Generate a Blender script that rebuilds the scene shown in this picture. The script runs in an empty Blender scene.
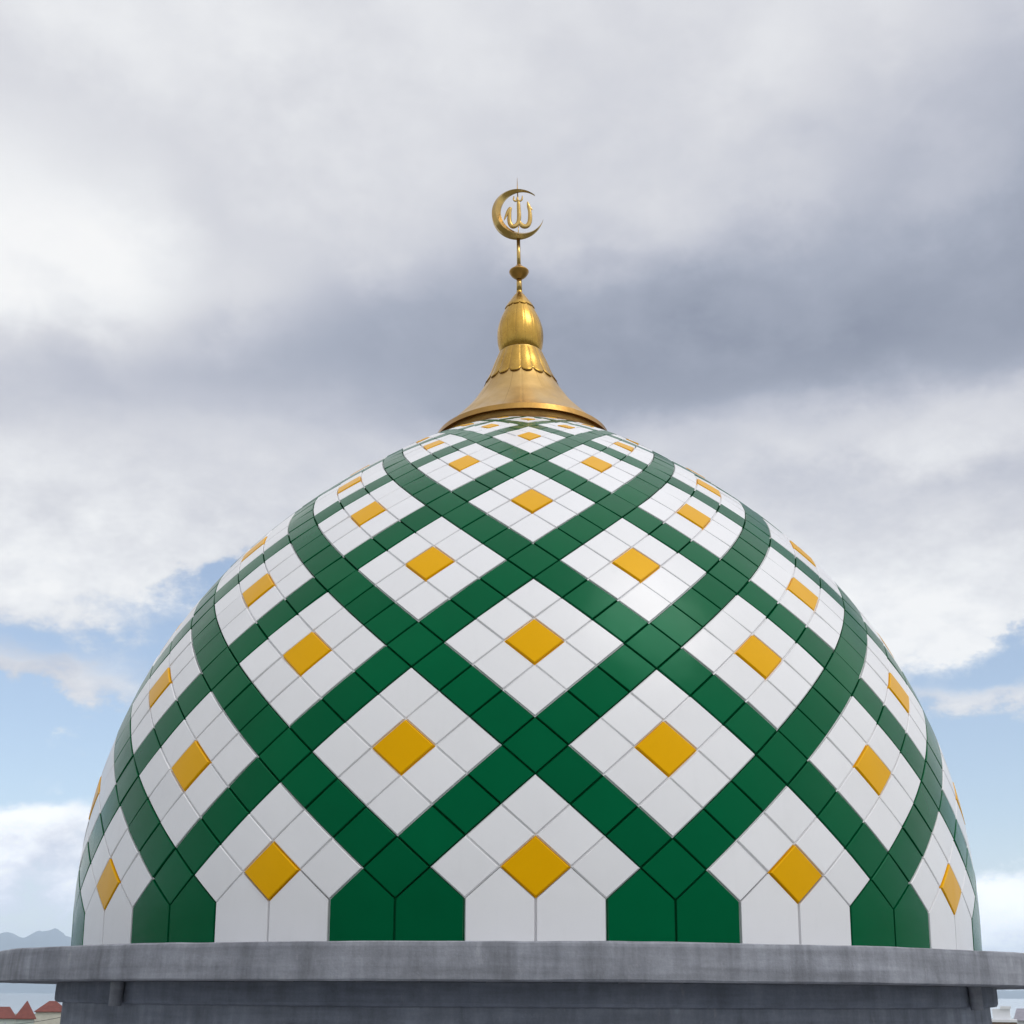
import bpy, bmesh, math, random
from mathutils import Vector, Matrix, noise as mnoise
random.seed(7)
R = math.radians
scene = bpy.context.scene
col = scene.collection
S = 4.0                      # dome radius in metres
ZB = 11.234                  # height of the dome's foot above the ground
D = 3.0194921; H = -0.0585598
CAM = Vector((0.0, -D * S, ZB + H * S))

# ------------------------------------------------------------------ helpers
def link(o, parent=None):
    col.objects.link(o)
    if parent: o.parent = parent
    return o
def thing(name, label, cat, loc=(0, 0, 0), group=None):
    o = bpy.data.objects.new(name, None); col.objects.link(o)
    o.location = loc; o['label'] = label; o['category'] = cat
    if group: o['group'] = group
    o.empty_display_size = 0.2
    return o
def mesh_obj(name, verts, faces, mat, parent=None, smooth=None, origin=(0, 0, 0)):
    me = bpy.data.meshes.new(name)
    ox, oy, oz = origin
    me.from_pydata([(v[0] - ox, v[1] - oy, v[2] - oz) for v in verts], [], faces)
    if smooth is not None:
        if smooth is True: me.polygons.foreach_set('use_smooth', [True] * len(faces))
        else: me.polygons.foreach_set('use_smooth', smooth)
    me.update()
    me.materials.append(mat)
    o = bpy.data.objects.new(name, me)
    link(o, parent)
    if parent is None: o.location = origin
    return o
class MB:
    def __init__(s): s.v = []; s.f = []; s.s = []
    def add(s, vs, fs, sm=False):
        b = len(s.v); s.v += [tuple(v) for v in vs]; s.f += [tuple(b + i for i in f) for f in fs]; s.s += [sm] * len(fs)
    def box(s, x0, x1, y0, y1, z0, z1):
        v = [(x, y, z) for z in (z0, z1) for y in (y0, y1) for x in (x0, x1)]
        s.add(v, [(0, 2, 3, 1), (4, 5, 7, 6), (0, 1, 5, 4), (2, 6, 7, 3), (0, 4, 6, 2), (1, 3, 7, 5)])
    def lathe(s, prof, n=96, sm=True, rib=None, caps=False):
        vs = []; fs = []
        for k, (r, z) in enumerate(prof):
            for i in range(n):
                a = 2 * math.pi * i / n
                rr = r * (rib(a, k / (len(prof) - 1)) if rib else 1)
                vs.append((rr * math.sin(a), -rr * math.cos(a), z))
        for k in range(len(prof) - 1):
            for i in range(n):
                j = (i + 1) % n
                fs.append((k * n + i, k * n + j, (k + 1) * n + j, (k + 1) * n + i))
        if caps:
            fs.append(tuple(range(n - 1, -1, -1))); fs.append(tuple((len(prof) - 1) * n + i for i in range(n)))
        s.add(vs, fs, sm)
    def tube(s, pts, rad, n=10, flat=1.0):
        # swept tube in 3D, flattened along y
        N = len(pts); vs = []; fs = []
        for k in range(N):
            a = Vector(pts[max(k - 1, 0)]); b = Vector(pts[min(k + 1, N - 1)])
            t = (b - a).normalized(); side = Vector((t.z, 0, -t.x))
            if side.length < .1: side = Vector((1, 0, 0))
            side.normalize(); up = t.cross(side).normalized()
            for i in range(n):
                an = 2 * math.pi * i / n
                vs.append(Vector(pts[k]) + side * (rad[k] * math.cos(an)) + up * (rad[k] * flat * math.sin(an)))
        for k in range(N - 1):
            for i in range(n):
                j = (i + 1) % n
                fs.append((k * n + i, k * n + j, (k + 1) * n + j, (k + 1) * n + i))
        fs.append(tuple(range(n - 1, -1, -1))); fs.append(tuple((N - 1) * n + i for i in range(n)))
        s.add(vs, fs, True)
    def build(s, name, mat, parent=None, origin=(0, 0, 0)):
        return mesh_obj(name, s.v, s.f, mat, parent, s.s, origin)
def catmull(P, per=8):
    out = []
    Q = [P[0]] + list(P) + [P[-1]]
    for i in range(1, len(Q) - 2):
        for k in range(per):
            t = k / per
            out.append(tuple(0.5 * ((2 * b) + (-a + c) * t + (2 * a - 5 * b + 4 * c - d) * t * t + (-a + 3 * b - 3 * c + d) * t ** 3)
                             for a, b, c, d in zip(Q[i - 1], Q[i], Q[i + 1], Q[i + 2])))
    out.append(tuple(P[-1])); return out

# ------------------------------------------------------------------ materials
def mat_new(name):
    m = bpy.data.materials.new(name); m.use_nodes = True
    nt = m.node_tree; b = nt.nodes['Principled BSDF']
    return m, nt, b
def N(nt, t, **kw):
    n = nt.nodes.new(t)
    for k, v in kw.items():
        if hasattr(n, k): setattr(n, k, v)
        else: n.inputs[k].default_value = v
    return n
def ramp(nt, fac, stops):
    r = nt.nodes.new('ShaderNodeValToRGB'); cr = r.color_ramp
    while len(cr.elements) < len(stops): cr.elements.new(0.5)
    for e, (p, c) in zip(cr.elements, stops):
        e.position = p; e.color = (*c, 1) if len(c) == 3 else c
    nt.links.new(fac, r.inputs[0]); return r.outputs[0]
def panel_mat(name, colour, rough, var, dirt=0.0, ior=1.45, tint=(1, 1, 1), isl=.04):
    """painted aluminium panel: slight blotchy dust and roughness"""
    m, nt, b = mat_new(name)
    tc = N(nt, 'ShaderNodeTexCoord'); L = nt.links
    n1 = N(nt, 'ShaderNodeTexNoise', Scale=1.3, Detail=6.0, Roughness=0.6); L.new(tc.outputs['Object'], n1.inputs['Vector'])
    mp = N(nt, 'ShaderNodeMapping'); mp.inputs['Scale'].default_value = (9, 9, 1.6); L.new(tc.outputs['Object'], mp.inputs['Vector'])
    n2 = N(nt, 'ShaderNodeTexNoise', Scale=1.0, Detail=8.0, Roughness=0.65); L.new(mp.outputs[0], n2.inputs['Vector'])
    c = [x for x in colour]
    c1 = ramp(nt, n1.outputs[0], [(0.3, [x * (1 - var) for x in c]), (0.7, [min(1, x * (1 + var)) for x in c])])
    mx = N(nt, 'ShaderNodeMix', data_type='RGBA')
    d = ramp(nt, n2.outputs[0], [(0.55, (0, 0, 0)), (0.8, (dirt, dirt, dirt))])
    L.new(d, mx.inputs['Factor']); L.new(c1, mx.inputs['A']); mx.inputs['B'].default_value = (0.30, 0.29, 0.27, 1)
    geo = N(nt, 'ShaderNodeNewGeometry')
    mi = N(nt, 'ShaderNodeMix', data_type='RGBA', blend_type='MULTIPLY'); mi.inputs['Factor'].default_value = 1
    L.new(mx.outputs['Result'], mi.inputs['A']); L.new(ramp(nt, geo.outputs['Random Per Island'], [(0, (1 - isl,) * 3), (1, (1 + isl * .5,) * 3)]), mi.inputs['B'])
    L.new(mi.outputs['Result'], b.inputs['Base Color']); b.inputs['Specular Tint'].default_value = (*tint, 1)
    rr = ramp(nt, n2.outputs[0], [(0.3, (rough * .92,) * 3), (0.75, (rough * 1.15,) * 3)]); L.new(rr, b.inputs['Roughness'])
    b.inputs['IOR'].default_value = ior
    n3 = N(nt, 'ShaderNodeTexNoise', Scale=2.2, Detail=2.0); L.new(tc.outputs['Object'], n3.inputs['Vector'])
    bp = N(nt, 'ShaderNodeBump', Strength=0.25, Distance=0.02); L.new(n3.outputs[0], bp.inputs['Height']); L.new(bp.outputs[0], b.inputs['Normal'])
    return m
M_WHITE = panel_mat('white_panel_paint', (0.80, 0.795, 0.80), 0.30, 0.02, 0.06, 1.45, (1, 1, 1), .035)
M_GREEN = panel_mat('green_panel_paint', (0.0, 0.100, 0.034), 0.23, 0.06, 0.0, 1.38, (.06, .42, .25), .10)
M_YELL = panel_mat('yellow_panel_paint', (0.76, 0.385, 0.0), 0.34, 0.04, 0.0, 1.42, (1, .7, .1), .03)

def gold_mat(name, c0, c1, rough, sc=14, metallic=1.0):
    m, nt, b = mat_new(name); L = nt.links
    tc = N(nt, 'ShaderNodeTexCoord')
    n1 = N(nt, 'ShaderNodeTexNoise', Scale=3.5, Detail=7.0, Roughness=0.65); L.new(tc.outputs['Object'], n1.inputs['Vector'])
    mp = N(nt, 'ShaderNodeMapping'); mp.inputs['Scale'].default_value = (sc, sc, sc * .25); L.new(tc.outputs['Object'], mp.inputs['Vector'])
    n2 = N(nt, 'ShaderNodeTexNoise', Scale=1.0, Detail=6.0, Roughness=0.6); L.new(mp.outputs[0], n2.inputs['Vector'])
    L.new(ramp(nt, n1.outputs[0], [(0.3, c0), (0.7, c1)]), b.inputs['Base Color'])
    L.new(ramp(nt, n2.outputs[0], [(0.3, (rough * .8,) * 3), (0.7, (rough * 1.35,) * 3)]), b.inputs['Roughness'])
    b.inputs['Metallic'].default_value = metallic
    bp = N(nt, 'ShaderNodeBump', Strength=0.3, Distance=0.01); L.new(n2.outputs[0], bp.inputs['Height']); L.new(bp.outputs[0], b.inputs['Normal'])
    return m
M_GOLD = gold_mat('gold_sheet', (0.38, 0.215, 0.04), (0.62, 0.38, 0.085), 0.25)
M_GOLDP = gold_mat('pale_gold_sheet', (0.50, 0.31, 0.095), (0.68, 0.45, 0.17), 0.33, 5)
M_GOLDD = gold_mat('aged_gold_sheet', (0.32, 0.18, 0.05), (0.48, 0.27, 0.07), 0.34)
M_BRASS = gold_mat('brass_rod', (0.42, 0.27, 0.085), (0.60, 0.41, 0.14), 0.20, 30)
M_SEAM = gold_mat('seam_metal', (0.26, 0.15, 0.045), (0.34, 0.20, 0.06), 0.45)

def concrete_mat(name, cd, cl, streak=1.0):
    m, nt, b = mat_new(name); L = nt.links
    tc = N(nt, 'ShaderNodeTexCoord')
    def nz(scale, det=6.0, ro=0.6, st=(1, 1, 1)):
        mp = N(nt, 'ShaderNodeMapping'); mp.inputs['Scale'].default_value = st; L.new(tc.outputs['Object'], mp.inputs['Vector'])
        n = N(nt, 'ShaderNodeTexNoise', Scale=scale, Detail=det, Roughness=ro); L.new(mp.outputs[0], n.inputs['Vector']); return n.outputs[0]
    big = nz(1.1); mid = nz(7.0, 8.0, .7); stv = nz(6.0, 6.0, .65, (1, 1, .13)); hor = nz(3.0, 5.0, .6, (.35, .35, 5)); fine = nz(60, 4.0, .7)
    base = ramp(nt, big, [(0.3, cd), (0.7, cl)])
    def mul(a, f, lo, hi, p0=.3, p1=.7):
        mx = N(nt, 'ShaderNodeMix', data_type='RGBA', blend_type='MULTIPLY'); mx.inputs['Factor'].default_value = 1
        L.new(a, mx.inputs['A']); L.new(ramp(nt, f, [(p0, (lo,) * 3), (p1, (hi,) * 3)]), mx.inputs['B']); return mx.outputs['Result']
    c = mul(base, mid, .83, 1.14); c = mul(c, stv, 1 - .3 * streak, 1 + .28 * streak, .32, .68); c = mul(c, hor, .8, 1.16); c = mul(c, fine, .93, 1.06)
    # pale lime runs
    mx = N(nt, 'ShaderNodeMix', data_type='RGBA'); L.new(ramp(nt, nz(9, 7, .75, (1, 1, .35)), [(0.60, (0, 0, 0)), (0.74, (.42 * streak,) * 3)]), mx.inputs['Factor'])
    L.new(c, mx.inputs['A']); mx.inputs['B'].default_value = (.48, .48, .50, 1)
    L.new(mx.outputs['Result'], b.inputs['Base Color']); b.inputs['Roughness'].default_value = .88
    ad = N(nt, 'ShaderNodeMath', operation='ADD'); L.new(mid, ad.inputs[0]); L.new(fine, ad.inputs[1])
    bp = N(nt, 'ShaderNodeBump', Strength=0.3, Distance=0.008); L.new(ad.outputs[0], bp.inputs['Height']); L.new(bp.outputs[0], b.inputs['Normal'])
    return m
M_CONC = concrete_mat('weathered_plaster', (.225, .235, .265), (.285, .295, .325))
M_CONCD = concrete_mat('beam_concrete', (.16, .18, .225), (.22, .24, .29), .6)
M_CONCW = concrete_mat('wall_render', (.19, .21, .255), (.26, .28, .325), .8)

def plain(name, c, rough=.8, var=.12, scale=2.0, spec=.5):
    m, nt, b = mat_new(name); tc = N(nt, 'ShaderNodeTexCoord')
    n = N(nt, 'ShaderNodeTexNoise', Scale=scale, Detail=6.0, Roughness=.65); nt.links.new(tc.outputs['Object'], n.inputs['Vector'])
    nt.links.new(ramp(nt, n.outputs[0], [(.3, [x * (1 - var) for x in c]), (.7, [min(1, x * (1 + var)) for x in c])]), b.inputs['Base Color'])
    b.inputs['Roughness'].default_value = rough; b.inputs['Specular IOR Level'].default_value = spec
    return m

# ------------------------------------------------------------------ dome lattice
NCELL = 14; MT = 8 * NCELL            # half-tile steps round the dome
U = 2 * math.pi / MT
PHI0 = 0.01719
RC = [0.168416, 0.3604904, -0.3421697, -0.0782933, 0.1853905, 0.1241709]
TC = [0.0823063, 1.4048781, 0.3213889, -1.9635898, 2.984681, -1.5717673]
prof = []
for n in range(-1, 25):
    u = (n + 1) / 30.; th = sum(c * u ** i for i, c in enumerate(TC))
    rho = 1 + sum(c * (th / 1.5) ** (i + 1) for i, c in enumerate(RC))
    prof.append((rho * math.cos(th), rho * math.sin(th)))
dr, dz = .0305, .0235
for n in range(25, 30):
    r, z = prof[-1]; prof.append((r - dr, z + dz)); dr *= .86; dz *= .86
dr, dz = .0166, .0117
NTOP = 38
for n in range(30, NTOP + 3):
    r, z = prof[-1]; prof.append((r - dr, z + dz)); dz *= .965
def rz(n):
    n = n + 1; n = max(0, min(n, len(prof) - 1.0001)); i = int(n); t = n - i
    g = lambda k: prof[max(0, min(k, len(prof) - 1))] if k >= 0 else (2 * prof[0][0] - prof[1][0], 2 * prof[0][1] - prof[1][1])
    a, b, c, d = g(i - 1), g(i), g(i + 1), g(i + 2)
    return tuple(.5 * (2 * q + (-p + r_) * t + (2 * p - 5 * q + 4 * r_ - s_) * t * t + (-p + 3 * q - 3 * r_ + s_) * t ** 3) for p, q, r_, s_ in zip(a, b, c, d))
def az(m):
    a = ((m + MT / 2) % MT - MT / 2) * U
    A = min(abs(a), 1.15); w = .0264517 * A ** 3 + .00202695 * A ** 5
    if abs(a) > 1.15: w *= (math.pi - abs(a)) / (math.pi - 1.15)
    e_ = max(0.0, min(1.0, (abs(a) / U - 17) / 8)); e_ = e_ * e_ * (3 - 2 * e_) * .11
    if abs(a) > 25 * U: e_ *= (math.pi - abs(a)) / (math.pi - 25 * U)
    return PHI0 + a + math.copysign(w + e_, a)
def pt(m, n, h=0.0):
    r, z = rz(n); r1, z1 = rz(n + .1); r0, z0 = rz(n - .1)
    tr, tz = r1 - r0, z1 - z0; l = math.hypot(tr, tz) or 1
    nr, nz = tz / l, -tr / l
    r += nr * h; z += nz * h; a = az(m)
    return (S * r * math.sin(a), -S * r * math.cos(a), S * z)
GRID = 4
def tile(mb, m, n, raised=False, dp=.0040):
    # corners: bottom, right, top, left as (s,t) square -> (m,n)
    def q(s, t, h): return pt(m + (s - t), n - 1 + (s + t), h)
    g1 = .034; top = 0.0
    tx, ty = random.gauss(0, .00036), random.gauss(0, .00036); hh = random.gauss(0, .00016)
    if raised: g1 = .028; top = .0015; 
    hf = lambda s, t: top + hh + tx * (s - .5) * 2 + ty * (t - .5) * 2
    vs = []; fs = []; sm = []
    k = GRID + 1
    lo, hi = g1, 1 - g1
    if raised: lo, hi = .045, .955
    for j in range(k):
        for i in range(k):
            s = lo + (hi - lo) * i / GRID; t = lo + (hi - lo) * j / GRID
            vs.append(q(s, t, hf(s, t)))
    F = [(j * k + i, j * k + i + 1, (j + 1) * k + i + 1, (j + 1) * k + i) for j in range(GRID) for i in range(GRID)]
    mb.add(vs, F, True)
    # rim loops, going round the tile
    def loop(g, h):
        P = []
        a, b = g, 1 - g
        for i in range(GRID): P.append((a + (b - a) * i / GRID, a))
        for i in range(GRID): P.append((b, a + (b - a) * i / GRID))
        for i in range(GRID): P.append((b - (b - a) * i / GRID, b))
        for i in range(GRID): P.append((a, b - (b - a) * i / GRID))
        return [q(s, t, h(s, t)) for s, t in P]
    L = [loop(lo, hf)]
    if raised:
        L.append(loop(.028, lambda s, t: hf(s, t) - .0012))
        L.append(loop(.022, lambda s, t: -dp)); L.append(loop(0.0, lambda s, t: -.0042))
    else:
        L.append(loop(.022, lambda s, t: hf(s, t) - .0010)); L.append(loop(.017, lambda s, t: -dp)); L.append(loop(0.0, lambda s, t: -.0042))
    K = 4 * GRID; V = [v for l in L for v in l]
    F = [(a * K + (i + 1) % K, a * K + i, (a + 1) * K + i, (a + 1) * K + (i + 1) % K) for a in range(len(L) - 1) for i in range(K)]
    F = [f[::-1] for f in F]
    mb.add(V, F, False)
def foot(mb, m):
    # five-sided foot panel: apex (m,0), shoulders (m-1,-1),(m+1,-1), straight down to the slab
    zb = -.03
    def low(mm, t, h):     # t 0..1 down from the shoulder line
        r, z = rz(-1); a = az(mm); r2 = 1.000
        rr = r + (r2 - r) * t + h; zz = z + (zb - z) * t
        return (S * rr * math.sin(a), -S * rr * math.cos(a), S * zz)
    g = .042; h0 = random.gauss(0, .0002)
    cols = 6; rows = 5
    def grid(g, h, dest):
        top = []; 
        for i in range(cols + 1):
            x = -1 + g + (2 - 2 * g) * i / cols
            ntop = -abs(x) - g * .8 if True else 0
            top.append((x, ntop))
        return top
    def surf(x, t, g, h):   # t 0 at foot, 1 at the slanted top edge
        ntop = -abs(x) - g * .9
        if t <= .6: return low(m + x, 1 - t / .6, h)
        return pt(m + x, -1 + (ntop + 1) * (t - .6) / .4, h)
    xs = [-1 + g, -.66, -.33, 0, .33, .66, 1 - g]; ts = [0, .2, .4, .6, .75, .9, 1]
    vs = [surf(x, t, g, h0) for t in ts for x in xs]; k = len(xs)
    mb.add(vs, [(j * k + i, j * k + i + 1, (j + 1) * k + i + 1, (j + 1) * k + i) for j in range(len(ts) - 1) for i in range(k - 1)], True)
    def loop(g, h):
        X = [-1 + g, -.66, -.33, 0, .33, .66, 1 - g]
        P = [surf(X[-1], t, g, h) for t in ts] + [surf(x, 1, g, h) for x in X[-2:0:-1]] + [surf(X[0], t, g, h) for t in ts[::-1]]
        return P
    A, B, C_ = loop(g, h0), loop(.024, -.0056), loop(0, -.0060); K = len(A)
    V = A + B + C_
    mb.add(V, [(a * K + i, (a + 1) * K + i, (a + 1) * K + i + 1, a * K + i + 1) for a in range(2) for i in range(K - 1)], False)

dome = thing('dome', 'large dome clad in white, green and yellow diamond panels, crisscrossed by green bands', 'dome', (0, 0, ZB))
cells = {}
green = MB(); rear_w = MB(); rear_y = MB()
def cell_of(m, n):
    i, j = (m + n) // 2, (n - m) // 2
    I = 4 * round(i / 4); J = 4 * round(j / 4)
    return ((I - J) % MT, I + J)
for n in range(0, NTOP):
    for m in range(-MT // 2, MT // 2):
        if (m + n) % 2: continue
        i, j = (m + n) // 2, (n - m) // 2
        if i % 4 == 2 or j % 4 == 2: tile(green, m, n, False, .0058); continue
        cm, cn = cell_of(m, n)
        front = abs(((cm + MT / 2) % MT - MT / 2) * U) < R(100)
        if front:
            c = cells.setdefault((cm, cn), [MB(), MB()])
            w, y = c
        else: w, y = rear_w, rear_y
        if i % 4 == 0 and j % 4 == 0: tile(y, m, n, True)
        else: tile(w, m, n)
for m in range(-MT // 2, MT // 2):
    if m % 2 == 0: continue
    mm = m % 8
    if mm in (1, 7):
        cm = (8 * round(m / 8)) % MT
        front = abs(((cm + MT / 2) % MT - MT / 2) * U) < R(100)
        foot(cells[(cm, 0)][0] if front else rear_w, m)
    else: foot(green, m)
g = green.build('green_lattice', M_GREEN, dome)
for (cm, cn), (w, y) in sorted(cells.items(), key=lambda k: (k[0][1], k[0][0])):
    if w.f: w.build('white_diamond_field', M_WHITE, dome)
    if y.f: y.build('yellow_centre_panel', M_YELL, dome)
o = rear_w.build('rear_white_fields', M_WHITE, dome); o['kind'] = 'stuff'
o = rear_y.build('rear_yellow_panels', M_YELL, dome); o['kind'] = 'stuff'
mb = MB()
rr, zz = rz(NTOP - 3)
mb.lathe([(S * rr, S * (zz - .004)), (S * .25, S * (rz(NTOP)[1] + .0)), (S * .15, S * 1.345), (S * .02, S * 1.36)], 96)
mb.build('crown_cap', M_GOLDD, dome)

# ------------------------------------------------------------------ finial
FX = -.008; FZ = 1.335
fin = thing('finial', 'gold finial with flared skirt, bulb, knob and crescent standing on top of the dome', 'finial', (FX * S, 0, ZB + FZ * S))
fin.rotation_euler = (0, R(-1.15), 0)
def fz(z): return (z - FZ) * S
def P_(lst): return [(r * S, fz(z)) for r, z in lst]
# skirt band
mb = MB(); mb.lathe(P_([(.19, 1.3400), (.2375, 1.3288), (.2420, 1.3285)]), 160, sm=False); mb.lathe(P_([(.2420, 1.3285), (.2360, 1.3460)]), 160, sm=True); mb.lathe(P_([(.2360, 1.3460), (.2290, 1.3480)]), 160, sm=False)
rim = mb.build('rim_band', M_GOLDD, fin)
mb = MB(); mb.lathe(P_([(.232, 1.285), (.232, 1.332)]), 128); mb.build('base_ring', M_SEAM, fin)
skirt_pts = catmull([(.2330, 1.3470), (.202, 1.375), (.170, 1.410), (.143, 1.442), (.122, 1.474), (.106, 1.501), (.094, 1.527), (.083, 1.556)], 4)
GS = 22
mb = MB(); 
def groove(k, w, d, ph=0.0):
    def f(a, t):
        x = ((a / (2 * math.pi) * k + ph + .5) % 1) - .5
        return 1 - d * max(0, 1 - abs(x) / w) + .004 * math.cos(math.pi * x) 
    return f
mb.lathe(P_(skirt_pts), 22 * 16, rib=groove(11, .03, .004))
skirt = mb.build('lower_skirt', M_GOLDP, fin)
def seam_lines(pts, k, rad, ph, off, name, parent, mat=M_SEAM):
    s = MB()
    for i in range(k):
        a = 2 * math.pi * (i + ph) / k
        path = [((r + off) * S * math.sin(a), -(r + off) * S * math.cos(a), fz(z)) for r, z in pts]
        n = 5; vs = []; fs = []
        for j, p in enumerate(path):
            for q in range(n):
                an = 2 * math.pi * q / n
                vs.append((p[0] + rad * math.cos(an) * math.cos(a) + rad * .5 * math.sin(an) * math.sin(a), p[1] + rad * math.cos(an) * math.sin(a) - rad * .5 * math.sin(an) * math.cos(a), p[2]))
        for j in range(len(path) - 1):
            for q in range(n):
                r_ = (q + 1) % n; fs.append((j * n + q, j * n + r_, (j + 1) * n + r_, (j + 1) * n + q))
        s.add(vs, fs, True)
    return s.build(name, mat, parent)
seam_lines(skirt_pts, 20, .0016, .3, .0002, 'seam', skirt)
# scalloped collar
KC = 18
coll = catmull([(.083, 1.560), (.0765, 1.580), (.0705, 1.602), (.0645, 1.622), (.0605, 1.634)], 5)
mb = MB(); n = KC * 12; vs = []; fs = []
lo_z, hi_z = 1.508, 1.612
full = catmull([(.1040, 1.504), (.0985, 1.517), (.0895, 1.537), (.0820, 1.556), (.0750, 1.576), (.0680, 1.594), (.0610, 1.612)], 6)
def rad_at(z, L):
    for (r0, z0), (r1, z1) in zip(L, L[1:]):
        if z0 <= z <= z1: return r0 + (r1 - r0) * (z - z0) / (z1 - z0 + 1e-9)
    return L[0][0] if z < L[0][1] else L[-1][0]
rows = 14
for j in range(rows):
    for i in range(n):
        x = ((i / 12) % 1) - .5
        zb = 1.512 + .018 * (1 - math.sqrt(max(0, 1 - (2 * x) ** 2 * .98)))
        z = zb + (hi_z - zb) * j / (rows - 1)
        a = 2 * math.pi * i / n
        r = (rad_at(z, full) + .0016) * (1 + .012 * math.cos(math.pi * x) - .010 * max(0, 1 - abs(abs(x) - .5) / .09))
        vs.append((r * S * math.sin(a), -r * S * math.cos(a), fz(z)))
for i in range(n):      # turned-under lip
    x, y, z = vs[i]; l = math.hypot(x, y); k = (l - .012) / l; vs.append((x * k, y * k, z + .002))
for j in range(rows - 1):
    for i in range(n):
        q = (i + 1) % n; fs.append((j * n + i, j * n + q, (j + 1) * n + q, (j + 1) * n + i))
b0 = rows * n
for i in range(n):
    q = (i + 1) % n; fs.append((b0 + i, b0 + q, q, i))
mb.add(vs, fs, True); collar = mb.build('scalloped_collar', M_GOLD, fin)
s = MB()
pathsc = []
for i in range(n + 1):
    x, y, z = vs[i % n]; l = math.hypot(x, y); k = (l + .002) / l; pathsc.append((x * k, y * k, z - .001))
nn = 5; V = []; Fc = []
for p in pathsc:
    l = math.hypot(p[0], p[1])
    for q in range(nn):
        an = 2 * math.pi * q / nn; k = (l + .0022 * math.cos(an)) / l; V.append((p[0] * k, p[1] * k, p[2] + .0022 * math.sin(an)))
for j in range(n):
    for q in range(nn):
        r_ = (q + 1) % nn; Fc.append((j * nn + q, j * nn + r_, (j + 1) * nn + r_, (j + 1) * nn + q))
s.add(V, Fc, True); s.build('scalloped_edge', M_SEAM, collar)
seam_lines([(rad_at(z, full), z) for z in [1.530 + .0085 * i for i in range(10)]], KC, .0026, .0, .0010, 'seam', collar)
# neck bead
mb = MB(); mb.lathe(P_([(.050, 1.606), (.0595, 1.608), (.0620, 1.611), (.0620, 1.614), (.0585, 1.617), (.048, 1.618)]), 96)
mb.build('neck_ring', M_BRASS, fin)
# bulb of gores
bulb_pts = catmull([(.0490, 1.614), (.0565, 1.622), (.0615, 1.637), (.0645, 1.657), (.0650, 1.680), (.0622, 1.702), (.0560, 1.724), (.0480, 1.744), (.0405, 1.761), (.0365, 1.770)], 5)
KB = 16
mb = MB(); mb.lathe(P_(bulb_pts), KB * 12, rib=groove(KB, .09, .012, .5))
bulb = mb.build('bulb', M_GOLD, fin)
seam_lines(bulb_pts[4:], KB, .0022, .5, -.0006, 'seam', bulb)
# cap with lobed hem
KH = 12; capp = catmull([(.0415, 1.759), (.0365, 1.770), (.0300, 1.781), (.0225, 1.793), (.0155, 1.804), (.0085, 1.814), (.0062, 1.822)], 5)
mb = MB(); n = KH * 10; vs = []; fs = []
rows = len(capp)
for j, (r, z) in enumerate(capp):
    for i in range(n):
        x = ((i / 10) % 1) - .5; a = 2 * math.pi * i / n
        lift = .006 * (1 - math.sqrt(max(0, 1 - (2 * x) ** 2))) * max(0, 1 - j / 10)
        rr_ = (r + .0018) * (1 + .015 * math.cos(math.pi * x)) - lift * .35
        vs.append((rr_ * S * math.sin(a), -rr_ * S * math.cos(a), fz(z + lift)))
for i in range(n): x, y, z = vs[i]; vs.append((x * .93, y * .93, z + .001))
for i in range(n): fs.append((rows * n + i, rows * n + (i + 1) % n, (i + 1) % n, i))
for j in range(rows - 1):
    for i in range(n):
        q = (i + 1) % n; fs.append((j * n + i, j * n + q, (j + 1) * n + q, (j + 1) * n + i))
mb.add(vs, fs, True); mb.build('pointed_cap', M_GOLD, fin)
# rod, knob
mb = MB(); mb.lathe(P_([(.0078, 1.818), (.0078, 1.870)]), 24, caps=True); mb.lathe(P_([(.0056, 1.895), (.0054, 2.004)]), 24, caps=True)
mb.build('rod', M_BRASS, fin)
mb = MB(); mb.lathe(P_(catmull([(.0078, 1.862), (.0125, 1.866), (.0215, 1.874), (.0272, 1.883), (.0285, 1.887), (.0270, 1.890), (.0215, 1.894), (.0165, 1.899), (.0120, 1.903), (.0095, 1.907), (.0062, 1.911)], 4)), 48)
mb.build('knob', M_GOLDD, fin)
# crescent : outer and inner arcs with a raised ridge
CZ = 2.087; RO = .0770; DL = .0147; RI = .0647
cx, cz = 0.0, fz(CZ)
opening = R(17); half = R(31)
VS = 1.13
mb = MB(); vs = []; fs = []
NA = 96
for k in range(NA + 1):
    t = k / NA
    a = opening + half + (2 * math.pi - 2 * half) * t
    ox, oz = RO * math.cos(a), RO * math.sin(a)
    # inner point on the ray from the inner circle's centre
    ic = Vector((DL * math.cos(opening), DL * math.sin(opening)))
    d = Vector((ox, oz)) - ic; ln = d.length; d.normalize()
    w = max(ln - RI, .0007)
    i_ = Vector((ox, oz)) - d * w
    th = .25 * w + .0012
    mid = Vector((ox, oz)) - d * (w * .42)
    o2 = Vector((ox, oz))
    ring = [(o2.x, -th * .35, o2.y), (mid.x, -th, mid.y), (i_.x, -th * .25, i_.y), (i_.x, th * .25, i_.y), (mid.x, th, mid.y), (o2.x, th * .35, o2.y)]
    vs += [(x * S, y * S * 2.6, z * S * VS + cz) for x, y, z in ring]
for k in range(NA):
    for q in range(6):
        r_ = (q + 1) % 6; fs.append((k * 6 + q, (k + 1) * 6 + q, (k + 1) * 6 + r_, k * 6 + r_))
fs.append((0, 1, 2, 3, 4, 5)); b = NA * 6; fs.append((b + 5, b + 4, b + 3, b + 2, b + 1, b))
mb.add(vs, fs, False); mb.build('crescent', M_BRASS, fin)
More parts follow.
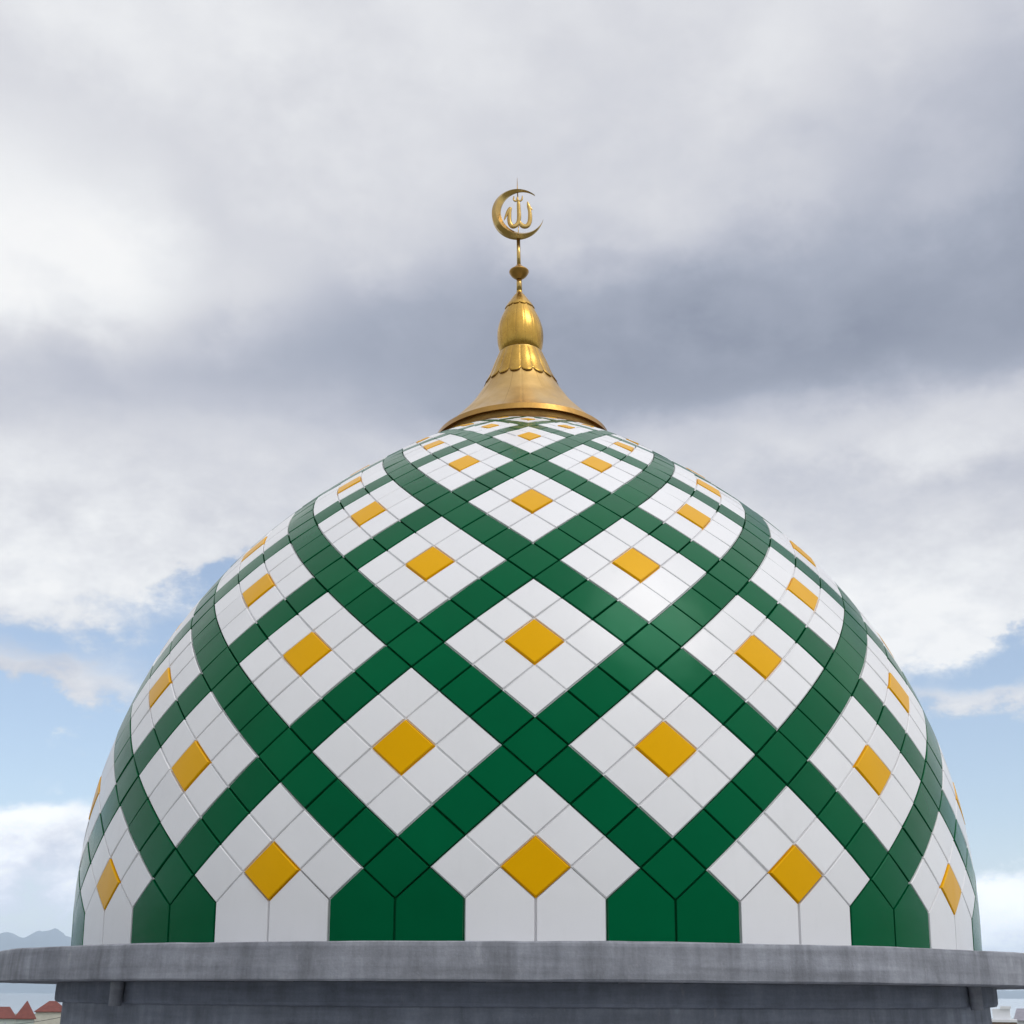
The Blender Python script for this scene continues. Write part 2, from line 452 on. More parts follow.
# calligraphy inside the crescent; px units of the drawing -> metres
def cal(px, py): return ((px - 331) / 8.53 / 336 * S, 0, cz + (335 - py) / 8.53 / 336 * 1.165 * S)
mb = MB()
def stroke(P, Rr, y=0, flat=.55):
    pts = catmull([(*cal(a, b), r) for (a, b), r in zip(P, Rr)], 8)
    mb.tube([(p[0], p[1] + y, p[2]) for p in pts], [max(.0012, p[3] * 1.3 * S / 8.53 / 336) for p in pts], 10, flat)
stroke([(214, 386), (230, 348), (250, 305), (268, 282), (262, 320), (258, 370), (262, 410), (282, 440), (308, 436), (330, 410), (340, 370), (340, 300), (338, 240), (334, 205)],
       [3, 8, 11, 10, 12, 14, 15, 17, 16, 13, 14, 13, 11, 4])
stroke([(338, 385), (352, 418), (378, 440), (408, 436), (428, 405), (434, 360), (432, 310), (424, 265), (415, 226)], [8, 15, 18, 17, 15, 14, 12, 12, 3], .004)
stroke([(420, 250), (438, 278), (456, 300)], [7, 6, 3], .006)
stroke([(300, 182), (298, 210), (312, 224), (326, 214), (330, 190), (334, 214), (350, 224), (368, 210), (372, 178)], [4, 6, 7, 6, 5, 6, 7, 6, 3], -.004)
mb.build('calligraphy', M_BRASS, fin)
# needle, and the bracket that carries the letters
mb = MB(); a0 = cal(331, 12); a1 = cal(334, 215)
mb.tube([(a0[0], .012, a0[2]), (a0[0], .012, (a0[2] + a1[2]) / 2), (a1[0], .012, a1[2])], [.002, .006, .008], 8)
mb.build('needle', M_GOLDD, fin)
mb = MB(); a0 = cal(334, 425); a1 = (0, 0, cz - RO * S * 1.05)
mb.tube([a0, ((a0[0] + a1[0]) / 2, 0, (a0[2] + a1[2]) / 2), a1], [.005] * 3, 8); mb.build('letter_bracket', M_BRASS, fin)

# ------------------------------------------------------------------ concrete drum under the dome
drum = thing('concrete_drum', 'grey weathered concrete drum with projecting slab, carrying the dome', 'concrete base', (0, 0, ZB - .3))
def dz_(z): return z * S + .3
def ring_mesh(prof_, n, mat, name, wob=0.0, wobz=0.0, bev=0):
    mb = MB(); vs = []; fs = []
    for k, (r, z, w) in enumerate(prof_):
        for i in range(n):
            a = 2 * math.pi * i / n
            p = Vector((math.sin(a) * 3.2, -math.cos(a) * 3.2, z * 6))
            q = Vector((math.sin(a) * 14, -math.cos(a) * 14, z * 30))
            f = wob * w * (mnoise.noise(p) + .45 * mnoise.noise(q)); fz_ = wobz * w * (mnoise.noise(p * 1.3 + Vector((9, k * 3, 0))) + .4 * mnoise.noise(q * 1.5))
            rr = r + f
            vs.append((S * rr * math.sin(a), -S * rr * math.cos(a), dz_(z + fz_)))
    for k in range(len(prof_) - 1):
        for i in range(n):
            j = (i + 1) % n; fs.append((k * n + i, k * n + j, (k + 1) * n + j, (k + 1) * n + i))
    mb.add(vs, fs, False); o = mb.build(name, mat, drum); return o
RS = 1.145
zt, zb_ = .0145, -.041
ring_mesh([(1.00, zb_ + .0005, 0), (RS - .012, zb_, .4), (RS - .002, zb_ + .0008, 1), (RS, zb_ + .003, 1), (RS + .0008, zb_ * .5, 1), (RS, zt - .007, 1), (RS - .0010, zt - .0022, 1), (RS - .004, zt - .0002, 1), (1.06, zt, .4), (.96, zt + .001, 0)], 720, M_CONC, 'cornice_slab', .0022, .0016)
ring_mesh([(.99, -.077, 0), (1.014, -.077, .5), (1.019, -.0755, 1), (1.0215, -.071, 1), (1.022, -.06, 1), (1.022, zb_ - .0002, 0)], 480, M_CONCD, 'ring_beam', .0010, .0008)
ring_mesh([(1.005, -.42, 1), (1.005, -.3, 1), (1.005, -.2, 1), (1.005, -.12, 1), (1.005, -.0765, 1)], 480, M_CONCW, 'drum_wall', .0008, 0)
for th in (-43.3, 52.4):
    mb = MB(); a = R(th); x, y = S * 1.034 * math.sin(a), -S * 1.034 * math.cos(a)
    vs = []; n = 28; fs = []
    for z, r in ((-.0805, .040), (-.0795, .0445), (-.06, .045), (zb_ - .0005, .046)):
        for i in range(n): vs.append((x + r * math.cos(2 * math.pi * i / n), y + r * math.sin(2 * math.pi * i / n), dz_(z)))
    for k in range(3):
        for i in range(n):
            j = (i + 1) % n; fs.append((k * n + i, k * n + j, (k + 1) * n + j, (k + 1) * n + i))
    fs.append(tuple(range(n - 1, -1, -1))); mb.add(vs, fs, False)
    mb.build('pipe_stub', M_CONC, drum)
# the flat roof and walls of the hall below the drum (out of frame, gives the bounce under the slab)
mb = MB(); mb.lathe([(S * 1.0, dz_(-.40)), (S * 2.1, dz_(-.405)), (S * 2.1, dz_(-.46)), (S * 2.0, dz_(-.47))], 8, sm=False); mb.build('roof_slab', M_CONC, drum)
mb = MB(); mb.lathe([(S * 2.0, -(ZB - .3)), (S * 2.0, dz_(-.465))], 8, sm=False); mb.build('hall_wall', plain('hall_render', (.5, .5, .47)), drum)

# ------------------------------------------------------------------ ground, sea, mountains
def struct(o): o['kind'] = 'structure'; return o
M_SEA, nt, b = mat_new('sea_water'); b.inputs['Base Color'].default_value = (.62, .65, .67, 1); b.inputs['Roughness'].default_value = .08; b.inputs['IOR'].default_value = 1.33  # pale base colour stands in for bright sky glare on the water
tc = N(nt, 'ShaderNodeTexCoord'); nn_ = N(nt, 'ShaderNodeTexNoise', Scale=.12, Detail=5.0); nt.links.new(tc.outputs['Object'], nn_.inputs['Vector'])
bp = N(nt, 'ShaderNodeBump', Strength=.12, Distance=.4); nt.links.new(nn_.outputs[0], bp.inputs['Height']); nt.links.new(bp.outputs[0], b.inputs['Normal'])
W = 29000
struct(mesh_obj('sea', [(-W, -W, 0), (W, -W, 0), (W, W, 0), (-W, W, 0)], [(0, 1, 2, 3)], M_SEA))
M_LAND = plain('town_ground', (.20, .20, .15), .95, .35, .02)
coast = [(-6000, -6000)]; coast.append((6000, -6000))
for i in range(61):
    x = 6000 - i * 200; coast.append((x, 640 + 60 * mnoise.noise(Vector((x * .002, 3, 0))) + abs(x) * -.02))
struct(mesh_obj('ground', [(x, y, 1.2) for x, y in coast], [tuple(range(len(coast)))], M_LAND))
def ridge(name, label_mat, dist, az0, az1, heights, depth, seed, step=.12):
    """hilly terrain strip; heights = list of (azimuth deg, height m) for its crest"""
    vs = []; fs = []
    na = int((az1 - az0) / step) + 1; nd = 15
    def hc(a):
        for (a0, h0), (a1, h1) in zip(heights, heights[1:]):
            if a0 <= a <= a1:
                t = (a - a0) / (a1 - a0); t = t * t * (3 - 2 * t); return h0 + (h1 - h0) * t
        return heights[0][1] if a < heights[0][0] else heights[-1][1]
    for i in range(na):
        a = az0 + (az1 - az0) * i / (na - 1)
        for j in range(nd):
            t = j / (nd - 1); d = dist - depth * .6 + depth * t
            s_ = math.sin(math.pi * min(1, t / 1.2)) ** 1.3 if t < .6 else math.cos((t - .6) / .4 * math.pi / 2)
            sp = hc(a) * s_ * (1 + .07 * mnoise.fractal(Vector((a * 1.3, t * 4, seed)), 1, 2, 5)) + 9 * mnoise.fractal(Vector((a * 6, t * 12, seed)), 1, 2, 4) * s_
            vs.append((d * math.sin(R(a)), CAM.y + d * math.cos(R(a)), max(-5, sp * .92 - 3)))
    for i in range(na - 1):
        for j in range(nd - 1):
            fs.append((i * nd + j, (i + 1) * nd + j, (i + 1) * nd + j + 1, i * nd + j + 1))
    return struct(mesh_obj(name, vs, fs, label_mat, None, True))
M_HILL = plain('forested_hill', (.03, .055, .075), .95, .35, .0015, .1)
ridge('mountains', M_HILL, 20000, -60, 40, [(-60, 500), (-40, 900), (-26, 820), (-23.5, 860), (-22.4, 850), (-21.9, 870), (-21.35, 815), (-20.7, 920), (-20.2, 925), (-19.6, 850), (-18.5, 780), (-14, 500), (-8, 300), (0, 160), (10, 110), (20, 120), (25, 170), (40, 420)], 7000, 3.3)

# ------------------------------------------------------------------ houses at the town's edge
F_PX = 1306.
def loc(px, dist): a = math.atan((px - 512) / F_PX) - .01173; return CAM.x + dist * math.sin(a), CAM.y + dist * math.cos(a), a
def zat(py, dist): return CAM.z - (py - 995) / F_PX * dist
M_TILE, nt, b = mat_new('red_roof_tile')
tc = N(nt, 'ShaderNodeTexCoord'); wv = N(nt, 'ShaderNodeTexWave', Scale=2.2, Distortion=.6, bands_direction='X'); nt.links.new(tc.outputs['Object'], wv.inputs['Vector'])
nz_ = N(nt, 'ShaderNodeTexNoise', Scale=1.2, Detail=6.0); nt.links.new(tc.outputs['Object'], nz_.inputs['Vector'])
mx = N(nt, 'ShaderNodeMix', data_type='RGBA'); mx.inputs['Factor'].default_value = .3
nt.links.new(ramp(nt, nz_.outputs[0], [(.3, (.12, .035, .028)), (.7, (.20, .06, .045))]), mx.inputs['A']); nt.links.new(ramp(nt, wv.outputs[0], [(0, (.12, .03, .025)), (1, (.25, .07, .055))]), mx.inputs['B'])
nt.links.new(mx.outputs['Result'], b.inputs['Base Color']); b.inputs['Roughness'].default_value = .85
M_CREAM = plain('cream_render', (.50, .49, .42), .9, .12, .6); M_PALE = plain('pale_green_render', (.42, .47, .43), .9, .12, .6)
M_WRND = plain('white_render', (.75, .76, .78), .8, .06, .5); M_GRND = plain('grey_render', (.55, .56, .58), .9, .1, .5)
M_MET = plain('grey_metal_sheet', (.26, .25, .29), .6, .15, .8); M_BRWN = plain('brown_brick', (.17, .11, .08), .9, .35, 1.6)
M_GLS = plain('dark_window_glass', (.02, .025, .03), .1, .1, 1)
M_FRM = plain('white_window_frame', (.7, .7, .7), .6, .05, 1)
M_WOOD = plain('brown_door', (.12, .07, .04), .6, .1, 1)
def house(px0, px1, dist, y_eave, y_ridge, label, roofkind, wallm, roofm, depth=9.0, name='house', ridge_in=.5, group=None, over=.4):
    x0, ya, a0 = loc(px0, dist); x1, yb, a1 = loc(px1, dist)
    w = math.hypot(x1 - x0, yb - ya); am = (a0 + a1) / 2
    cx_, cy_ = (x0 + x1) / 2, (ya + yb) / 2
    t = thing(name, label, 'house', (cx_, cy_, 1.2), group); t.rotation_euler = (0, 0, -am)
    ze = zat(y_eave, dist) - 1.2; zr = zat(y_ridge, dist) - 1.2; hw = w / 2 - over
    mb = MB(); mb.box(-hw, hw, over, depth, 0, ze - .02); mb.build('wall', wallm, t)
    W2 = w / 2
    mb = MB()
    if roofkind == 'hip':
        ri = min(W2 * ridge_in, W2 - .05); dm = (depth + over) / 2
        v = [(-W2, 0, ze), (W2, 0, ze), (W2, depth + over, ze), (-W2, depth + over, ze), (-W2 + ri, dm, zr), (W2 - ri, dm, zr)]
        v += [(p[0], p[1], p[2] - .18) for p in v[:4]]
        mb.add(v, [(0, 1, 5, 4), (1, 2, 5), (2, 3, 4, 5), (3, 0, 4), (0, 6, 7, 1), (1, 7, 8, 2), (2, 8, 9, 3), (3, 9, 6, 0), (6, 9, 8, 7)])
    elif roofkind == 'flat':
        mb.box(-W2, W2, 0, depth + over, ze, zr)
    rf = mb.build('roof', roofm, t)
    # windows and a door on the near and far faces
    k = max(1, int(w / 2.6)); zs = [zz for zz in (1.0, 4.2) if zz + 1.6 < ze]
    for z0 in zs:
        for i in range(k):
            xc = -hw + (i + .5) * 2 * hw / k
            if z0 == 1.0 and i == 0:
                mb = MB(); mb.box(xc - .5, xc + .5, over - .05, over + .03, 0, 2.1); mb.build('door', M_WOOD, t); continue
            mb = MB(); mb.box(xc - .55, xc + .55, over - .06, over + .02, z0, z0 + 1.3); fr = mb.build('window', M_FRM, t)
            mb = MB(); mb.box(xc - .46, xc - .03, over - .075, over - .062, z0 + .08, z0 + 1.22); mb.box(xc + .03, xc + .46, over - .075, over - .062, z0 + .08, z0 + 1.22); mb.build('pane', M_GLS, fr)
    return t, W2, ze, zr, rf
# left: two small hipped houses and one longer red roof
house(-22, 25, 322, 1017.5, 1008, 'house with long red hipped roof, furthest left below the mountains', 'hip', M_PALE, M_TILE, 9, ridge_in=.36)
house(21.5, 44, 300, 1017.8, 1002.8, 'house with tall pointed red roof, between the long red roof and the smaller cream house', 'hip', M_PALE, M_TILE, 6, ridge_in=.97)
house(41, 75, 345, 1011.8, 1002.8, 'cream-walled house with pointed red roof, nearest the left side of the grey drum', 'hip', M_CREAM, M_TILE, 9, ridge_in=.80)
# right: white flat building with stair tower, grey shed
t, W2, ze, zr, rf = house(989.3, 1015.5, 300, 1016.3, 1014.2, 'brown-walled flat-roofed building with white roof edge and white rooftop room, right of the drum', 'flat', M_BRWN, M_WRND, 8, name='flat_roofed_building', over=.15)
mb = MB(); mb.box(-W2 + .5, W2 - 1.2, 1.4, 5, zr + .004, zat(1005.0, 300) - 1.2); rm = mb.build('rooftop_room', M_WRND, t)
mb = MB(); mb.box(-W2 + 2.2, W2 - .9, 1.1, 5.3, zat(1005.0, 300) - 1.2 + .004, zat(1002.6, 300) - 1.2); mb.build('roof_edge', M_WRND, rm)
house(1011.5, 1062, 352, 1014.5, 1004.5, 'long grey shed with dull metal roof and pale wall at the far right', 'hip', M_GRND, M_MET, 14, name='shed', ridge_in=.18)
# overhead wire in front of the cream house
p0 = loc(14, 180); p1 = loc(90, 180)
mb = MB(); pts = []
for i in range(25):
    u = i / 24; z = zat(1023.5 - 11.5 * u, 180) - .25 * math.sin(math.pi * u)
    pts.append((p0[0] + (p1[0] - p0[0]) * u, p0[1] + (p1[1] - p0[1]) * u, z))
mb.tube(pts, [.03] * 25, 6)
wp = thing('overhead_wire', 'thin dark overhead wire sagging in front of the cream-walled house', 'wire', (p0[0], p0[1], 1.2))
c = MB(); c.v = [(x - p0[0], y - p0[1], z - 1.2) for x, y, z in mb.v]; c.f = mb.f; c.s = mb.s; c.build('cable', plain('black_cable', (.03, .03, .03)), wp)
for q, nm in ((p0, 'pole'), (p1, 'pole')):
    k = 0 if q is p0 else -1
    mb = MB(); h = pts[k][2] - 1.2 + .3
    vs = []; n = 12
    for z, r in ((0, .14), (h, .09)):
        for i in range(n): vs.append((q[0] - p0[0] + r * math.cos(2 * math.pi * i / n), q[1] - p0[1] + r * math.sin(2 * math.pi * i / n), z))
    mb.add(vs, [(i, (i + 1) % n, n + (i + 1) % n, n + i) for i in range(n)] + [tuple(range(n, 2 * n))], True); mb.build(nm, M_CONC, wp)

# ------------------------------------------------------------------ haze
HAZE = 5.2e-5
if HAZE > 0:
    m = bpy.data.materials.new('haze_air'); m.use_nodes = True; nt = m.node_tree; nt.nodes.clear()
    out = nt.nodes.new('ShaderNodeOutputMaterial'); pv = nt.nodes.new('ShaderNodeVolumePrincipled')
    pv.inputs['Color'].default_value = (.76, .88, 1.0, 1); pv.inputs['Density'].default_value = HAZE; pv.inputs['Anisotropy'].default_value = 0.0
    nt.links.new(pv.outputs[0], out.inputs['Volume'])
    mb = MB(); mb.box(-31000, 31000, -31000, 31000, -7, 1020)
    hz = mb.build('haze', m); hz['kind'] = 'stuff'

# ------------------------------------------------------------------ world: Nishita blue with cloud layers in direction space
SUN = Vector((.433, -.392, .809)).normalized()
world = bpy.data.worlds.new('World'); scene.world = world; world.use_nodes = True
world.cycles.sampling_method = 'MANUAL'; world.cycles.sample_map_resolution = 512
nt = world.node_tree; nt.nodes.clear(); L = nt.links
def val(x): return x
def mth(op, a, b=None, c=None, clamp=False):
    n = nt.nodes.new('ShaderNodeMath'); n.operation = op; n.use_clamp = clamp
    for i, x in enumerate((a, b, c)):
        if x is None: continue
        if isinstance(x, (int, float)): n.inputs[i].default_value = x
        else: L.new(x, n.inputs[i])
    return n.outputs[0]
def sstep(x, a, b):
    n = nt.nodes.new('ShaderNodeMapRange'); n.interpolation_type = 'SMOOTHSTEP'
    L.new(x, n.inputs['Value']); n.inputs['From Min'].default_value = a; n.inputs['From Max'].default_value = b
    return n.outputs[0]
def wnoise(vec, scale, det, ro, off=(0, 0, 0), st=(1, 1, 1), dist=0.0, out='Fac'):
    mp = nt.nodes.new('ShaderNodeMapping'); mp.inputs['Location'].default_value = off; mp.inputs['Scale'].default_value = st; L.new(vec, mp.inputs['Vector'])
    n = nt.nodes.new('ShaderNodeTexNoise'); n.inputs['Scale'].default_value = scale; n.inputs['Detail'].default_value = det; n.inputs['Roughness'].default_value = ro; n.inputs['Distortion'].default_value = dist
    L.new(mp.outputs[0], n.inputs['Vector']); return n.outputs[out]
tc = nt.nodes.new('ShaderNodeTexCoord'); dirv = tc.outputs['Generated']
sx = nt.nodes.new('ShaderNodeSeparateXYZ'); L.new(dirv, sx.inputs[0]); X, Y, Z = sx.outputs
AZ = mth('MULTIPLY', mth('ARCTAN2', X, Y), 180 / math.pi); EL = mth('MULTIPLY', mth('ARCSINE', Z), 180 / math.pi)
# cloud-deck coordinates (perspective of a flat layer overhead)
zc = mth('ADD', mth('MAXIMUM', Z, 0.0), .22)
cv = nt.nodes.new('ShaderNodeCombineXYZ'); L.new(mth('DIVIDE', X, zc), cv.inputs[0]); L.new(mth('DIVIDE', Y, zc), cv.inputs[1]); deck = cv.outputs[0]
# large soft drift of the layers, finer ragged drift
def vsub(v, k):
    n = nt.nodes.new('ShaderNodeVectorMath'); n.operation = 'MULTIPLY_ADD'; L.new(v, n.inputs[0]); n.inputs[1].default_value = k; n.inputs[2].default_value = [-.5 * x for x in k]; return n.outputs[0]
wv1 = vsub(wnoise(deck, 1.7, 3, .5, (3, 1, 0), out='Color'), (7.0, 5.5, 0))
fine1 = wnoise(dirv, 8, 6, .58, (5, 2, 8), (1, 1, 1.5)); 
fine2 = wnoise(dirv, 22, 5, .65, (1.3, 4.4, 2.1), (1, 1, 1.7))
sw = nt.nodes.new('ShaderNodeSeparateXYZ'); L.new(wv1, sw.inputs[0])
f1 = mth('SUBTRACT', fine1, .5); f2 = mth('SUBTRACT', fine2, .5)
shiftR = mth('MULTIPLY', sstep(AZ, -12, 6), 1.3)
AW = mth('ADD', mth('ADD', AZ, sw.outputs[0]), mth('MULTIPLY', f1, 11.0)); EW = mth('ADD', mth('ADD', mth('ADD', EL, shiftR), sw.outputs[1]), mth('MULTIPLY', f1, 6.5))
E0, E1 = -2.0, 50.0
EN = mth('DIVIDE', mth('SUBTRACT', EW, E0), E1 - E0)
EC = mth('DIVIDE', mth('SUBTRACT', mth('ADD', EL, mth('ADD', mth('MULTIPLY', sw.outputs[1], .25), mth('ADD', mth('MULTIPLY', f1, 8.0), mth('MULTIPLY', f2, 2.0)))), E0), E1 - E0)
# tone of the deck by elevation, one profile per azimuth
COLS = [
 (-29, [(50, .86), (41, .87), (37, .87), (33, .97), (30, .97), (27.5, .84), (24.5, .79), (22, .88), (18, .91), (12, .86), (7.2, 1.02), (5.5, .95), (3.2, .82), (0, .86)]),
 (-22, [(50, .88), (43.5, .90), (40, .90), (37.5, .86), (35, .90), (33, .99), (31, .99), (29.5, .93), (28, .82), (26, .755), (24.6, .80), (22.8, .89), (19, .92), (16, .90), (12.6, .86), (7.5, 1.02), (5.4, .95), (3, .81), (0, .86)]),
 (-15, [(50, .88), (44, .91), (41, .88), (38.5, .84), (35, .82), (31.5, .85), (29.6, .77), (27.8, .70), (26.4, .72), (25, .80), (22, .88), (18, .91), (12, .86), (6, .9), (2, .84)]),
 (-7, [(50, .88), (44, .90), (40, .87), (36, .84), (33.5, .79), (31.6, .70), (29.5, .635), (27.8, .635), (26.4, .70), (24.8, .80), (20, .87), (10, .88), (3, .86)]),
 (0, [(50, .87), (44, .875), (39, .845), (36.4, .82), (34.6, .77), (32.8, .66), (30.4, .60), (28.4, .58), (27.2, .62), (25.8, .74), (20, .86), (10, .88), (3, .86)]),
 (7, [(50, .87), (44, .86), (39, .835), (36.5, .81), (34.6, .745), (32.8, .65), (30.6, .59), (28.6, .565), (27.3, .64), (26.2, .78), (24.5, .85), (20, .87), (10, .88), (3, .86)]),
 (14, [(50, .86), (44, .87), (41.5, .86), (39, .82), (36.5, .775), (34.8, .70), (33, .63), (30.6, .59), (28.8, .57), (27.6, .66), (26.6, .79), (25.2, .84), (23.8, .80), (21, .87), (18, .91), (12, .86), (5, .92), (2, .86)]),
 (21, [(50, .84), (43, .84), (41, .80), (38, .735), (35.8, .68), (34, .61), (32, .575), (29.2, .58), (28, .63), (27, .73), (25.8, .85), (24.2, .85), (22.8, .81), (20.5, .87), (17.5, .92), (15, .90), (12.4, .86), (4.6, .94), (3, .90), (1, .86)]),
 (28, [(50, .78), (43, .77), (40, .72), (36, .67), (33.5, .60), (31, .57), (28.8, .57), (27.4, .63), (26.2, .74), (25, .85), (23.8, .87), (22.6, .82), (20.5, .87), (17.5, .91), (12, .86), (4.6, .94), (1, .86)]),
]
COV = {
 -29: [(20, 1), (17.6, .85), (16, .80), (14.6, .60), (13.2, .72), (12.2, .55), (11.2, .15), (9.4, .05), (8.4, .15), (7.2, .62), (5.5, .80), (3.5, .72), (2, .5), (0, .3)],
 -22: [(20, 1), (18.2, .85), (17, .58), (15.6, .48), (14.2, .28), (13.2, .58), (12.2, .58), (11.3, .16), (9.2, .06), (8.2, .12), (7.2, .60), (5.5, .78), (3.5, .68), (2, .5), (0, .3)],
 -15: [(21, 1), (19, .8), (17.6, .35), (15, .22), (12.6, .25), (11, .34), (10, .1), (8.9, .42), (8.2, .1), (6.5, .15), (4.5, .4), (3, .6), (1.4, .5), (0, .3)],
 -7: [(21, 1), (17, .5), (10, .3), (3, .5), (0, .3)],
 0: [(20, 1), (17, .6), (10, .3), (3, .5), (0, .3)],
 7: [(20, 1), (17, .6), (10, .3), (3, .5), (0, .3)],
 14: [(18, 1), (15, .7), (12, .3), (6, .1), (3, .6), (0, .3)],
 21: [(18.2, 1), (16.4, .88), (15.4, .36), (14.4, .14), (13.2, .20), (12.5, .50), (11.7, .34), (10.6, .08), (6, .05), (5.4, .25), (4.5, .72), (2.6, .70), (1, .45), (0, .3)],
 28: [(18, 1), (16, .85), (15, .45), (13.6, .35), (12.6, .58), (11.6, .45), (10.6, .12), (6.5, .05), (5.4, .35), (4.5, .76), (2.6, .72), (1, .45), (0, .3)],
}
def eramp(fac, prof_):
    r = nt.nodes.new('ShaderNodeValToRGB'); cr_ = r.color_ramp; cr_.interpolation = 'CARDINAL'
    prof_ = sorted(prof_)
    while len(cr_.elements) < len(prof_): cr_.elements.new(.5)
    for el_, (e_, v_) in zip(cr_.elements, prof_): el_.position = (e_ - E0) / (E1 - E0); el_.color = (v_, v_, v_, 1)
    L.new(fac, r.inputs[0]); return r.outputs[0]
AC = mth('ADD', AZ, mth('ADD', mth('MULTIPLY', sw.outputs[0], .25), mth('MULTIPLY', f1, 3.0)))
tone = cov = None
for k_, (az_, p_) in enumerate(COLS):
    tt, cc = eramp(EN, p_), eramp(EC, COV[az_])
    if tone is None: tone, cov = tt, cc; continue
    pa = COLS[k_ - 1][0]
    for which in (0, 1):
        w_ = sstep(AW if which == 0 else AC, pa, az_)
        mxn = nt.nodes.new('ShaderNodeMix'); mxn.data_type = 'FLOAT'; L.new(w_, mxn.inputs[0])
        L.new(tone if which == 0 else cov, mxn.inputs[2]); L.new(tt if which == 0 else cc, mxn.inputs[3])
        if which == 0: tone = mxn.outputs[0]
        else: cov = mxn.outputs[0]
# the rest of the sky dome: broken deck of the same kind
outside = mth('MAXIMUM', sstep(mth('ABSOLUTE', AZ), 34, 60), sstep(EL, 48, 60))
def fmix(f, a_, b_):
    mxn = nt.nodes.new('ShaderNodeMix'); mxn.data_type = 'FLOAT'; L.new(f, mxn.inputs[0])
    for q_, x_ in ((2, a_), (3, b_)):
        if isinstance(x_, (int, float)): mxn.inputs[q_].default_value = x_
        else: L.new(x_, mxn.inputs[q_])
    return mxn.outputs[0]
tone = fmix(outside, tone, mth('ADD', .84, mth('MULTIPLY', sw.outputs[0], .07)))
cov = fmix(outside, cov, mth('ADD', mth('MULTIPLY', sstep(EL, 2, 22), .7), .35))
lowk = mth('ADD', mth('SUBTRACT', 1.0, sstep(EL, 17, 29)), mth('MULTIPLY', mth('SUBTRACT', 1.0, sstep(EL, 7, 11)), .7))
tone = mth('ADD', tone, mth('ADD', mth('MULTIPLY', f1, mth('ADD', .17, mth('MULTIPLY', lowk, .34))), mth('MULTIPLY', f2, mth('ADD', .03, mth('MULTIPLY', lowk, .17)))))
cr = nt.nodes.new('ShaderNodeValToRGB'); L.new(tone, cr.inputs[0])
def lin(c): return tuple(((x / 255 + .055) / 1.055) ** 2.4 for x in c)
stops = [(.45, (118, 124, 148)), (.55, (140, 147, 165)), (.65, (165, 171, 187)), (.75, (191, 194, 206)), (.85, (217, 218, 224)), (.95, (240, 241, 243)), (1.0, (250, 250, 250))]
e = cr.color_ramp
while len(e.elements) < len(stops): e.elements.new(.5)
for el, (p, c_) in zip(e.elements, stops): el.position = p; el.color = (*lin(c_), 1)
cover = sstep(mth('ADD', cov, mth('ADD', mth('MULTIPLY', f1, 1.1), mth('MULTIPLY', f2, .55))), .20, .62)
# blue part
sk = nt.nodes.new('ShaderNodeTexSky'); sk.sky_type = 'NISHITA'; sk.sun_disc = False
sk.sun_elevation = math.asin(SUN.z); sk.sun_rotation = math.atan2(SUN.x, SUN.y); sk.altitude = 50; sk.air_density = 1.0; sk.dust_density = 1.2; sk.ozone_density = 1.5
bgs = nt.nodes.new('ShaderNodeBackground'); L.new(sk.outputs[0], bgs.inputs[0]); bgs.inputs[1].default_value = .155
# thin veil whitening the blue near the horizon
veil = mth('MULTIPLY', mth('SUBTRACT', 1.0, sstep(EL, 0.0, 8.0)), .42)
bgv = nt.nodes.new('ShaderNodeBackground'); bgv.inputs[0].default_value = (*lin((228, 232, 238)), 1)
mv = nt.nodes.new('ShaderNodeMixShader'); L.new(mth('ADD', veil, .15), mv.inputs[0]); L.new(bgs.outputs[0], mv.inputs[1]); L.new(bgv.outputs[0], mv.inputs[2])
bgc = nt.nodes.new('ShaderNodeBackground'); L.new(cr.outputs[0], bgc.inputs[0])
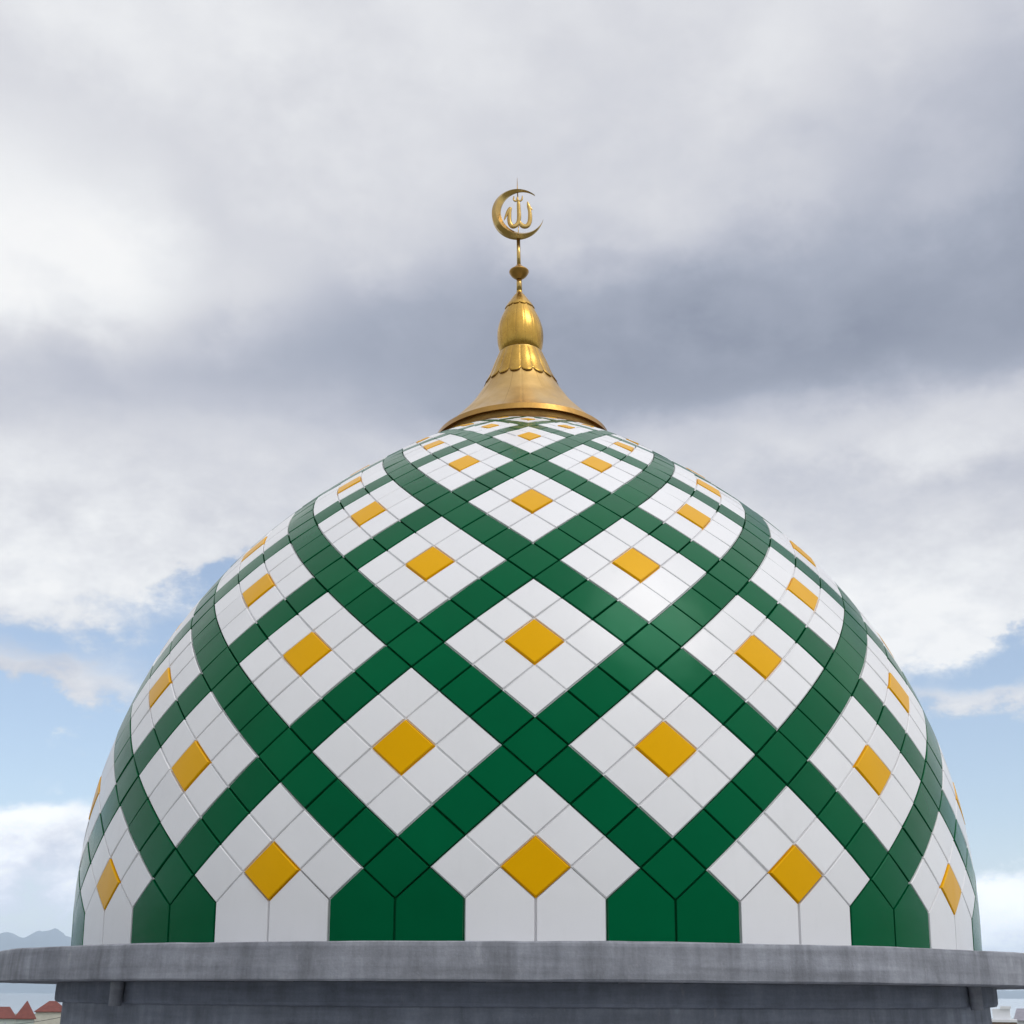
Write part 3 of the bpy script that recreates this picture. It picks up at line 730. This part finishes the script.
# the deck is brighter on the sun's side
vd = nt.nodes.new('ShaderNodeVectorMath'); vd.operation = 'DOT_PRODUCT'; L.new(dirv, vd.inputs[0]); vd.inputs[1].default_value = SUN
GAIN = mth('ADD', mth('ADD', 1.0, mth('MULTIPLY', mth('SUBTRACT', 1.0, sstep(EL, 1.5, 12)), .5)), mth('MULTIPLY', sstep(vd.outputs['Value'], .35, 1.0), .75))
L.new(GAIN, bgc.inputs[1])
mc = nt.nodes.new('ShaderNodeMixShader'); L.new(cover, mc.inputs[0]); L.new(mv.outputs[0], mc.inputs[1]); L.new(bgc.outputs[0], mc.inputs[2])
out = nt.nodes.new('ShaderNodeOutputWorld'); L.new(mc.outputs[0], out.inputs[0])

# ------------------------------------------------------------------ sun through thin cloud
ld = bpy.data.lights.new('sun', 'SUN'); ld.energy = 1.0; ld.angle = R(24); ld.color = (1, .96, .90)
lo_ = bpy.data.objects.new('sun', ld); col.objects.link(lo_); lo_.rotation_euler = SUN.to_track_quat('Z', 'Y').to_euler(); lo_.location = (30, -30, 60)

# ------------------------------------------------------------------ camera
PAN = -0.0117287; TILT = 0.3791914; ROLL = 0.0057371; CY = -2.1102; F = math.exp(7.1038605)
fw = Vector((math.sin(PAN) * math.cos(TILT), math.cos(PAN) * math.cos(TILT), math.sin(TILT)))
r0 = Vector((math.cos(PAN), -math.sin(PAN), 0)); u0 = r0.cross(fw).normalized()
c, s = math.cos(ROLL), math.sin(ROLL)
xr = c * r0 + s * u0; up = c * u0 - s * r0
cam = bpy.data.cameras.new('camera'); co = bpy.data.objects.new('camera', cam); col.objects.link(co)
co.matrix_world = Matrix(((xr.x, up.x, -fw.x, CAM.x), (xr.y, up.y, -fw.y, CAM.y), (xr.z, up.z, -fw.z, CAM.z), (0, 0, 0, 1)))
cam.sensor_width = 36; cam.lens = F / 1024 * 36; cam.shift_y = CY / 1024; cam.clip_start = .1; cam.clip_end = 300000
scene.camera = co
scene.render.resolution_x = 1024; scene.render.resolution_y = 1024
scene.view_settings.view_transform = 'Standard'; scene.view_settings.look = 'None'; scene.view_settings.exposure = 0.0; scene.view_settings.gamma = 1
scene.cycles.volume_bounces = 2; scene.cycles.max_bounces = 8
